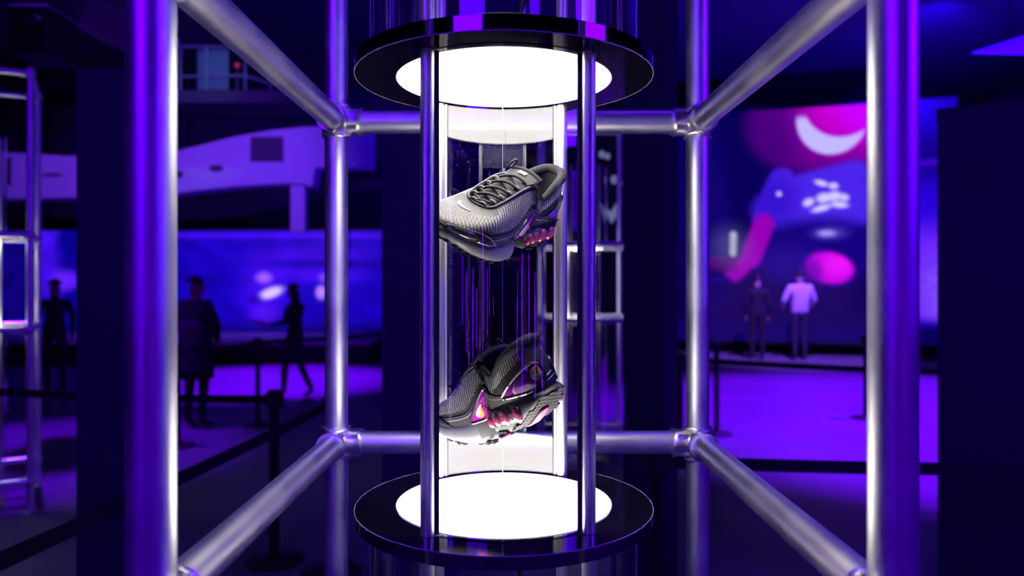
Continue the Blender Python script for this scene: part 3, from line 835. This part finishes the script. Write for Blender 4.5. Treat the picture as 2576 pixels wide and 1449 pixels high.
def pic_right(u, v):
    a = np.zeros(u.shape + (3,)) + np.array([4, 0, 66.])
    a = mix(a, (14, 4, 120), .6 * ell(u, v, 1790, 560, 60, 240, .6))
    # blue-lit band at the far right, brighter towards the bottom
    a = mix(a, (38, 0, 205), sst(2240, 2310, u) * sst(360, 520, v)); a = mix(a, (20, 0, 150), sst(2240, 2310, u) * (1 - sst(300, 480, v)))
    a = mix(a, (92, 12, 240), sst(2250, 2320, u) * sst(0, 1, 1 - np.abs(v - 420) / 14) * .6)
    a = mix(a, (110, 40, 250), sst(2280, 2330, u) * sst(520, 640, v) * (1 - sst(790, 830, v)))
    a = mix(a, (130, 90, 255), .8 * ell(u, v, 2375, 735, 60, 70, .6) * (.4 + .6 * wav(u, v, 5)))
    a = mix(a, (6, 0, 85), sst(800, 840, v))
    # rounded magenta shape with a pale crescent
    big = ell(u, v, 2120, 290, 225, 150, .16, -.12) * (1 - sst(2215, 2270, u))
    a = mix(a, (92, 0, 118), big); a = mix(a, (205, 0, 205), big * ell(u, v, 2180, 270, 170, 110, .7)); a = mix(a, (60, 0, 105), big * .7 * ell(u, v, 1955, 330, 70, 110, .7))
    cres = ell(u, v, 2110, 300, 88, 90, .05) * (1 - ell(u, v, 2136, 260, 94, 86, .05)) * sst(278, 300, v)
    a = mix(a, (196, 184, 255), cres)
    # lilac top with blurred pale lettering
    top = np.maximum(ell(u, v, 2080, 520, 170, 78, .14, -.05), capsule(u, v, 1985, 455, 1945, 545, 36, .25))
    top = np.maximum(top, capsule(u, v, 2010, 475, 2170, 440, 34, .3))
    a = mix(a, (74, 36, 226), top); a = mix(a, (44, 10, 190), top * ell(u, v, 1960, 500, 60, 60, .7) * .7)
    for (cx, cy, rx, ry, r) in [(2053, 510, 15, 10, -.4), (2090, 500, 18, 13, -.1), (2118, 496, 17, 13, 0), (2142, 500, 11, 9, .2), (2085, 526, 26, 8, -.25), (2130, 518, 22, 8, .1), (2085, 462, 18, 7, .3), (2115, 470, 12, 8, 0), (1978, 486, 7, 6, 0)]:
        a = mix(a, (226, 216, 255), .92 * ell(u, v, cx, cy, rx, ry, .5, r))
    # dark lap, magenta arm, magenta ball
    a = mix(a, (16, 2, 110), ell(u, v, 2080, 640, 180, 85, .3)); a = mix(a, (86, 66, 190), .8 * ell(u, v, 2105, 590, 42, 16, .7)); a = mix(a, (190, 170, 250), .8 * ell(u, v, 2098, 590, 22, 8, .6))
    arm = np.maximum(capsule(u, v, 1938, 565, 1905, 650, 28, .3), capsule(u, v, 1905, 650, 1862, 690, 24, .4))
    a = mix(a, (150, 0, 175), arm); a = mix(a, (92, 0, 105), .7 * capsule(u, v, 1790, 662, 1850, 668, 20, .5))
    a = mix(a, (225, 228, 240), capsule(u, v, 1859, 590, 1858, 638, 9, .5)); a = mix(a, (120, 118, 160), .5 * ell(u, v, 1850, 620, 50, 50, .8))
    ball = ell(u, v, 2105, 678, 60, 40, .2, .25); a = mix(a, (200, 0, 225), ball); a = mix(a, (235, 20, 245), ball * ell(u, v, 2130, 668, 40, 28, .7)); a = mix(a, (90, 0, 150), .7 * ell(u, v, 2060, 690, 26, 34, .6))
    a = mix(a, (40, 0, 140), .8 * capsule(u, v, 1790, 708, 1850, 706, 5, .5))
    a += (np.random.RandomState(2).rand(*u.shape)[..., None] - .5) * np.array([6, 2, 14.])
    return a
screen('video_wall', (-13.4, 18.0), (-3.2, 18.0), .44, 2.93, (-13.4) * FPX / 18 + 1288, (-3.2) * FPX / 18 + 1288, 580, 832, pic_left, 'long low blue video wall beyond the left pillar', 1.25, 240, 70)
screen('video_wall', (3.6, 17.2), (9.5, 15.5), .30, 5.58, 1669, 2403, 268, 868, pic_right, 'tall video wall with magenta shape and pale crescent at the right', 1.0, 190, 150)

# ------------------------------------------------------------------ low stage, mezzanine, pale fascia
st = empty('stage', (-8.2, 16.3, 0))
bx('deck', (0, 0, .40), (10.6, 3.0, .06), FASCIA, st); bx('skirt', (0, -1.44, .185), (10.6, .06, .37), BLACK, st)
tag(st, 'low pale stage in front of the long blue video wall', 'stage', kind='thing')
fz = 16.0
def poly_at(pts, z): return [((u - 1288) * z / FPX, EYE - (v - 710) * z / FPX) for u, v in pts]
fa = empty('fascia', (0, fz, 0))
m = MB(); m.prism(poly_at([(-130, 384), (60, 390), (180, 397), (320, 398), (445, 388), (520, 370), (600, 350), (690, 334), (770, 326), (870, 322), (938, 322), (938, 425), (875, 426), (800, 426), (792, 474), (775, 468), (735, 464), (620, 470), (520, 480), (445, 490), (320, 498), (180, 500), (-130, 506)], fz), -.25, .25)
m.build('fascia_body', FASCIA, fa, smooth=False)
m = MB(); m.prism(poly_at([(735, 466), (770, 468), (770, 584), (735, 584)], fz), -.12, .12); m.build('fascia_column', FASCIA, fa, smooth=False)
GRILL = mat('grille_dark', (.05, .05, .07), .6)
def grille(pts, n):
    P = poly_at(pts, fz); x0 = min(p[0] for p in P); x1 = max(p[0] for p in P); z0 = min(p[1] for p in P); z1 = max(p[1] for p in P)
    g = bx('grille', ((x0 + x1) / 2, -.255, (z0 + z1) / 2), (x1 - x0, .02, z1 - z0), GRILL, fa)
    for i in range(n): bx('slat', ((x0 + x1) / 2, -.272, z0 + (z1 - z0) * (i + .5) / n), (x1 - x0 - .04, .02, (z1 - z0) / n * .35), GRILL, g)
grille([(641, 350), (722, 350), (722, 412), (641, 412)], 7); grille([(-60, 402), (48, 402), (48, 470), (-60, 470)], 7)
for (u, v, ru, rv) in [(462, 443, 13, 9), (556, 428, 18, 8), (150, 444, 28, 4)]:
    c = wp(u, v, fz); m = MB(); k = 24
    ring = [(c.x + ru * fz / FPX * math.cos(2 * PI * i / k), c.z + rv * fz / FPX * math.sin(2 * PI * i / k)) for i in range(k)]
    m.prism(ring, -.262, -.245); m.build('port', GRILL, fa, smooth=False)
tag(fa, 'pale arched fascia with dark vents above the long blue video wall', 'fascia', kind='thing')

mz = empty('mezzanine', (-5.6, 14.6, 0))
bx('slab', (0, .6, 5.35), (5.6, 1.6, .24), CEILM, mz); [bx('hanger', (x, 1.2, 6.23), (.06, .06, 1.54), CEILM, mz) for x in (-2.7, 2.7)]
tag(mz, 'dark mezzanine slab high up at the left', 'mezzanine', kind='thing')
RAILM = mat('railing_steel', (.14, .22, .20), .5, .3); GREENP = mat('green_panel', (.03, .13, .085), .6)
rl = empty('stair_railing', (-5.6, 14.5, 5.471))
def rtube(name, pts, r=.022): 
    q = MB(); q.tube(pts, r, 8); q.build(name, RAILM, rl)
x_ = lambda u: (u - 1288) * 14.5 / FPX + 5.6
for u in (454, 520, 617, 680): rtube('post', [(x_(u), 0, 0), (x_(u), 0, .92 if u < 620 else .6)])
rtube('top_rail', [(x_(454), 0, .9), (x_(617), 0, .9), (x_(720), 0, .45)]); rtube('mid_rail', [(x_(454), 0, .30), (x_(617), 0, .32), (x_(720), 0, .06)])
bx('infill_panel', ((x_(496) + x_(573)) / 2, .04, .45), (x_(573) - x_(496), .02, .80), GREENP, rl)
tag(rl, 'dim steel stair railing with green infill panel on the mezzanine', 'railing')
m = MB(); m.lathe([(0, 0), (.045, 0), (.045, .05), (.03, .065), (0, .065)], 16)
rb = m.build('signal_lamp', mat('red_glow', (.3, .01, .02), .4, emit=(1, .02, .06), estr=.35), None, loc=(x_(592) - 5.6, 14.60, 6.00))
tag(rb, 'tiny red signal lamp on the mezzanine railing', 'lamp')
bk = bx('lamp_bracket', (0, .0, -.264), (.03, .03, .528), BLACK, rb)
spot('railing_fill', (-5.0, 12.6, 6.7), (-5.8, 14.1, 5.9), 40, (.25, 1.0, .75), 40, .8)  # added green spot to tint and lift the dim railing

# ceiling gear at the top left
pj = empty('projector', (-4.53, 7.0, 3.78))
bx('housing', (0, 0, .24), (.37, .5, .46), BLACK, pj, bevel=.02); m = MB(); m.tube([(.08, -.24, .30), (.08, -.31, .30)], .06, 20); m.build('lens', S_GLOSS, pj)
m = MB(); m.tube([(0, 0, .46), (0, 0, 3.22)], .02, 10); m.build('hanger', BLACK, pj)
tag(pj, 'black projector hanging near the ceiling at the top left corner', 'projector')
dz = empty('air_duct', (-4.15, 7.9, 0)); GREY = mat('duct_grey', (.34, .30, .33), .6, noise=(3, .15))
m = MB(); m.box((-.02, 0, 4.36), (.86, .4, .36), Matrix.Rotation(math.radians(24), 3, 'Y')); m.build('duct', GREY, dz, smooth=False)
for x in (-.3, .28): 
    m = MB(); m.tube([(x, 0, 4.4), (x, 0, 7.0)], .012, 8); m.build('hanger', BLACK, dz)
tag(dz, 'sloping grey duct section hanging beside the projector', 'duct')
# wedge panel added in place of a lit piece of ceiling
fn_ = empty('lit_ceiling_patch', (0, 10, 0))
m = MB(); m.prism(poly_at([(2448, 132), (2640, 70), (2640, 136)], 10), -.03, .03); m.build('ceiling_patch', FASCIA, fn_, smooth=False)
for u in (2540, 2620):
    p = wp(u, 108, 10); m = MB(); m.tube([(p.x, 0, p.z), (p.x, 0, 7.0)], .01, 8); m.build('hanger', BLACK, fn_)
tag(fn_, 'pale wedge panel standing in for lit ceiling at the top right corner', 'ceiling_patch')

# dark banner with pale marks behind the right rod
bn = empty('banner', (1.13, 8.3, 0)); DB = mat('banner_cloth', (.012, .011, .03), .8); MK = mat('glowing_print', (.50, .56, .66), .7, emit=(.45, .55, .75), estr=.22)  # print emits a little light of its own in place of lamplight
bx('cloth', (0, 0, 2.35), (1.0, .02, 3.1), DB, bn)
bx('top_bar', (0, 0, 3.92), (1.06, .04, .04), BLACK, bn)
for x in (-.46, .46):
    m = MB(); m.tube([(x, 0, 3.92), (x, 0, 7.0)], .006, 8); m.build('hanger', BLACK, bn)
def bpt(u, v): 
    p = wp(u, v, 8.285); return (p.x - 1.13, p.z)
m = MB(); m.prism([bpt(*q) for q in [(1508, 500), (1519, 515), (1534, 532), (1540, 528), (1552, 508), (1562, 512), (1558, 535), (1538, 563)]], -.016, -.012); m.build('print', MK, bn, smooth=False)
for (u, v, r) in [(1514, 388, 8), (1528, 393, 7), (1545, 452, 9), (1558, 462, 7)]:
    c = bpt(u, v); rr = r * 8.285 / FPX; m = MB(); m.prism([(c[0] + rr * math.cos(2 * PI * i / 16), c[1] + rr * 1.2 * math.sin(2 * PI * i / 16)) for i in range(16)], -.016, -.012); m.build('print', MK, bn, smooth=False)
tag(bn, 'dark hanging banner with pale printed tick behind the right rod', 'banner')

# ------------------------------------------------------------------ belt barriers
def stanchion(x, y, label, belts=()):
    root = empty('belt_post', (x, y, 0))
    m = MB(); m.lathe([(0, 0), (.17, 0), (.17, .012), (.15, .022), (.05, .035), (.03, .04), (0, .04)], 36); m.build('base', BLACK, root)
    m = MB(); m.tube([(0, 0, .03), (0, 0, .94)], .030, 18); m.build('pole', BLACK, root)
    m = MB(); m.lathe([(0, .90), (.038, .90), (.042, .91), (.042, 1.00), (.036, 1.012), (0, 1.012)], 24); hd = m.build('cassette', BLACK, root)
    m = MB(); m.box((0, -.042, .955), (.05, .02, .07)); m.box((.042, 0, .955), (.02, .05, .07)); m.box((-.042, 0, .955), (.02, .05, .07)); m.build('belt_slot', BLACK, hd, smooth=False)
    for (ex, ey) in belts:
        d = Vector((ex - x, ey - y, 0)); L = d.length; m = MB(); n = 12; pts = []
        for i in range(n + 1):
            f = i / n; pts.append(Vector((0, 0, .955 - .02 * 4 * f * (1 - f))) + d * f)
        sd = d.normalized().cross(Vector((0, 0, 1))) * .0015
        for sg in (1, -1):
            m.v += [tuple(p + sd * sg + Vector((0, 0, h))) for p in pts for h in (-.025, .025)]
        o = 2 * (n + 1)
        for i in range(n):
            a = 2 * i; m.f += [(a, a + 2, a + 3, a + 1), (o + a, o + a + 1, o + a + 3, o + a + 2), (a, o + a, o + a + 2, a + 2), (a + 1, a + 3, o + a + 3, o + a + 1)]
        m.build('belt', BELT, root, smooth=False)
    tag(root, label, 'barrier', 'black belt barriers around the hall')
stanchion(-1.41, 4.29, 'nearest black belt post, left of the rear left post, with belt stretched left', [(-3.9, 4.8)])
stanchion(-1.03, 4.12, 'black belt post hidden behind the rear left post, its belt running to the viewer', [(-1.44, .75)])
stanchion(-2.93, 8.34, 'distant black belt post beside the walking person with long hair', [(-3.30, 7.36), (-1.4, 10.4)])
stanchion(-3.35, 7.25, 'black belt post behind the person in the long dark coat', [(-5.8, 6.8)])
stanchion(.57, 2.80, 'black belt post below the rear right post with a long belt to the right', [(3.2, 2.72)])
stanchion(1.52, 6.55, 'black belt post right of the far tube frame with sloping belt', [(4.0, 5.45)])
stanchion(4.28, 8.75, 'distant black belt post behind the right front post')
stanchion(2.22, 7.85, 'distant black belt post behind the rear right post')

# ------------------------------------------------------------------ people
CL = {'dark': mat('cloth_dark', (.02, .02, .028), .9), 'navy': mat('cloth_navy', (.035, .035, .06), .9), 'white': mat('cloth_white', (.72, .70, .74), .8, bump=(25, .6)), 'shoe': mat('cloth_shoe', (.05, .05, .06), .6), 'pale': mat('cloth_pale_shoe', (.6, .6, .62), .6), 'hair': mat('hair_dark', (.015, .012, .012), .6), 'grey': mat('cloth_grey', (.10, .10, .13), .9)}
def person(loc, rz, scale, label, J=None, top='dark', legs='dark', shoes='shoe', hair='short', coat=False, bulk=1.0):
    j = dict(pelvis=(0, 0, .96), spine=(0, 0, 1.12), chest=(0, -.01, 1.30), neck=(0, -.01, 1.47), hb=(0, .012, 1.54), head=(0, .02, 1.62), htop=(0, .005, 1.70), nose=(0, .125, 1.60),
             shl=(-.175, -.01, 1.41), ell=(-.23, -.03, 1.13), wrl=(-.22, .05, .90), shr=(.175, -.01, 1.41), elr=(.23, -.03, 1.13), wrr=(.22, .05, .90),
             hil=(-.09, 0, .92), knl=(-.10, .02, .50), anl=(-.10, -.02, .085), tol=(-.11, .14, .035), hir=(.09, 0, .92), knr=(.10, .02, .50), anr=(.10, -.02, .085), tor=(.11, .14, .035))
    if J: j.update(J)
    rad = dict(pelvis=.145, spine=.135, chest=.150, neck=.056, hb=.075, head=.128, htop=.085, nose=.016, shl=.068, ell=.046, wrl=.030, shr=.068, elr=.046, wrr=.030,
               hil=.092, knl=.062, anl=.043, tol=.034, hir=.092, knr=.062, anr=.043, tor=.034)
    for k_ in ('pelvis', 'spine', 'chest', 'shl', 'shr', 'ell', 'elr'): rad[k_] *= bulk
    if coat: rad.update(pelvis=.18, spine=.17, chest=.185, shl=.085, shr=.085, ell=.065, elr=.065, hil=.11, hir=.11)
    names = list(j); idx = {k: i for i, k in enumerate(names)}
    V = [Vector(j[k]) for k in names]; Rr = [rad[k] for k in names]
    E = [('pelvis', 'spine', 't'), ('spine', 'chest', 't'), ('chest', 'neck', 't'), ('neck', 'hb', 's'), ('hb', 'head', 's'), ('head', 'htop', 's'), ('head', 'nose', 's'), ('chest', 'shl', 't'), ('shl', 'ell', 't'), ('ell', 'wrl', 't'), ('chest', 'shr', 't'), ('shr', 'elr', 't'), ('elr', 'wrr', 't'),
         ('pelvis', 'hil', 'l'), ('hil', 'knl', 'l'), ('knl', 'anl', 'l'), ('anl', 'tol', 'f'), ('pelvis', 'hir', 'l'), ('hir', 'knr', 'l'), ('knr', 'anr', 'l'), ('anr', 'tor', 'f')]
    E = [(idx[a], idx[b], c) for a, b, c in E]
    for sd in ('l', 'r'):
        wv = Vector(j['wr' + sd]); d = (wv - Vector(j['el' + sd])).normalized(); s = d.orthogonal().normalized(); s = Vector((0, 1, 0)) if abs(d.y) < .8 else Vector((1, 0, 0)); s = (s - d * s.dot(d)).normalized()
        V.append(wv + d * .055); Rr.append(.030); pi = len(V) - 1; E.append((idx['wr' + sd], pi, 's'))
        for k, (o_, L) in enumerate([(-.030, .060), (-.010, .072), (.010, .076), (.030, .066)]):
            V.append(V[pi] + s * o_ + d * L * .55); Rr.append(.0095); E.append((pi, len(V) - 1, 's'))
            V.append(V[pi] + s * o_ * 1.1 + d * L + d.cross(s) * .018); Rr.append(.008); E.append((len(V) - 2, len(V) - 1, 's'))
        V.append(wv + d * .035 + s * .045); Rr.append(.011); E.append((idx['wr' + sd], len(V) - 1, 's'))
        V.append(wv + d * .075 + s * .055); Rr.append(.009); E.append((len(V) - 2, len(V) - 1, 's'))
    me = bpy.data.meshes.new('body_skeleton'); me.from_pydata([tuple(v) for v in V], [(a, b) for a, b, c in E], [])
    o = bpy.data.objects.new('body_skeleton', me); COL.objects.link(o)
    md = o.modifiers.new('skin', 'SKIN'); md.use_smooth_shade = True
    sv = me.skin_vertices[0].data
    for i, r in enumerate(Rr): sv[i].radius = (r, r * (.74 if i < 3 else 1.0)); sv[i].use_root = (i == 0)
    s2 = o.modifiers.new('sub', 'SUBSURF'); s2.levels = 2; s2.render_levels = 2
    dg = bpy.context.evaluated_depsgraph_get(); dg.update()
    bm_ = bpy.data.meshes.new_from_object(o.evaluated_get(dg)); bpy.data.objects.remove(o); bm_.name = 'body'
    bm_.materials.clear()
    for m_ in (CL[top], CL[legs], CL[shoes], SKIN): bm_.materials.append(m_)
    key = {'t': 0, 'l': 1, 'f': 2, 's': 3}
    A = np.array([V[e[0]] for e in E]); B = np.array([V[e[1]] for e in E]); K = np.array([key[e[2]] for e in E])
    C = np.array([p.center for p in bm_.polygons]); BA = B - A
    h = np.clip(np.einsum('pek,ek->pe', C[:, None] - A[None], BA) / (BA ** 2).sum(1), 0, 1)
    dd = np.linalg.norm(C[:, None] - (A[None] + h[..., None] * BA[None]), axis=2); mi = K[dd.argmin(1)]
    mi[(mi == 1) & (C[:, 2] > .93)] = 0
    if coat: mi[(mi == 1) & (C[:, 2] > .45)] = 0
    bm_.polygons.foreach_set('material_index', mi.astype(np.int32)); bm_.polygons.foreach_set('use_smooth', [True] * len(bm_.polygons))
    root = empty('person', loc, rz); root.scale = (scale,) * 3
    ob = bpy.data.objects.new('body', bm_); COL.objects.link(ob); ob.parent = root
    hc = Vector(j['head']); b = MB()
    b.grid(lambda a, t: hc + Vector((.106 * math.sin(t) * math.cos(a), -.020 + .112 * math.sin(t) * math.sin(a) - (.0 if math.sin(a) < .2 else .02), .020 + .118 * math.cos(t))), [2 * PI * i / 20 for i in range(20)], [.001, .3, .6, .9, 1.15, 1.3], closed_u=True)
    if hair == 'long':
        b.grid(lambda a, t: hc + Vector((.10 * math.cos(a) * (1 + .25 * t), -.02 + .085 * math.sin(a) - .03 * t, .03 - .36 * t)), [PI + .25 + (PI - .5) * i / 14 for i in range(15)], [0, .3, .6, .85, 1.0])
        b.grid(lambda a, t: hc + Vector((.085 * math.cos(a) * (1 + .2 * t), -.02 + .065 * math.sin(a) - .03 * t, .03 - .36 * t)), [PI + .25 + (PI - .5) * i / 14 for i in range(15)], [0, .3, .6, .85, 1.0])
    ho = b.build('hair', CL['hair'], root)
    if coat:
        b = MB(); b.grid(lambda a, z: Vector((.205 * math.cos(a) * (1 + .18 * (1.1 - z)), .150 * math.sin(a) * (1 + .25 * (1.1 - z)), z)), [2 * PI * i / 28 for i in range(28)], [.58, .7, .9, 1.1, 1.25], closed_u=True)
        co = b.build('coat_skirt', CL[top], root); md = co.modifiers.new('thick', 'SOLIDIFY'); md.thickness = .012
    tag(root, label, 'person')
    return root
G = lambda u, v: ((u - 1288) * (EYE * FPX / (v - 710)) / FPX, EYE * FPX / (v - 710))   # floor point under a photo pixel
def at(u, v): x, y = G(u, v); return (x, y, 0)
person(at(492, 1078), math.radians(-18), .985, 'person in a long dark coat standing beside the left front post', top='dark', legs='dark', coat=True,
       J=dict(ell=(-.27, .02, 1.16), wrl=(-.16, .16, 1.02), elr=(.27, .02, 1.16), wrr=(.16, .16, 1.02)))
wm = person(at(742, 1001), math.radians(78), .93, 'person with long hair walking, holding a small tablet', top='dark', legs='navy', hair='long',
       J=dict(knl=(-.09, .12, .50), anl=(-.09, .14, .09), tol=(-.09, .30, .04), knr=(.09, -.04, .50), anr=(.09, -.24, .10), tor=(.09, -.10, .03), ell=(-.21, .06, 1.16), wrl=(-.12, .30, 1.13), elr=(.21, .05, 1.16), wrr=(.12, .30, 1.13), head=(0, .05, 1.63), nose=(0, .13, 1.60)))
wx, wy = G(742, 1001); mt_ = Matrix.Rotation(math.radians(78), 3, 'Z') @ Vector((0, .60, 1.15)) * .93
tb = MB(); tb.box((0, 0, 0), (.20, .28, .012), Euler((.25, 0, math.radians(78))).to_matrix())
to_ = tb.build('tablet', BLACK, None, smooth=False, loc=(wx + mt_.x, wy + mt_.y, mt_.z)); tag(to_, 'dark tablet in the hands of the walking person', 'tablet')
person(at(138, 992), math.radians(30), .97, 'person in dark clothes and pale shoes left of the free-standing pillar', top='dark', legs='dark', shoes='pale')
person(at(2012, 906), math.radians(6), 1.09, 'person in a white shirt seen from behind before the tall video wall', top='white', legs='navy', bulk=1.28,
       J=dict(shl=(-.20, -.01, 1.40), shr=(.20, -.01, 1.40), ell=(-.31, .02, 1.15), wrl=(-.26, .18, 1.00), elr=(.31, .0, 1.15), wrr=(.27, .16, 1.00)))
person(at(1905, 904), math.radians(-12), 1.04, 'person in dark clothes left of the person in the white shirt', top='dark', legs='dark')
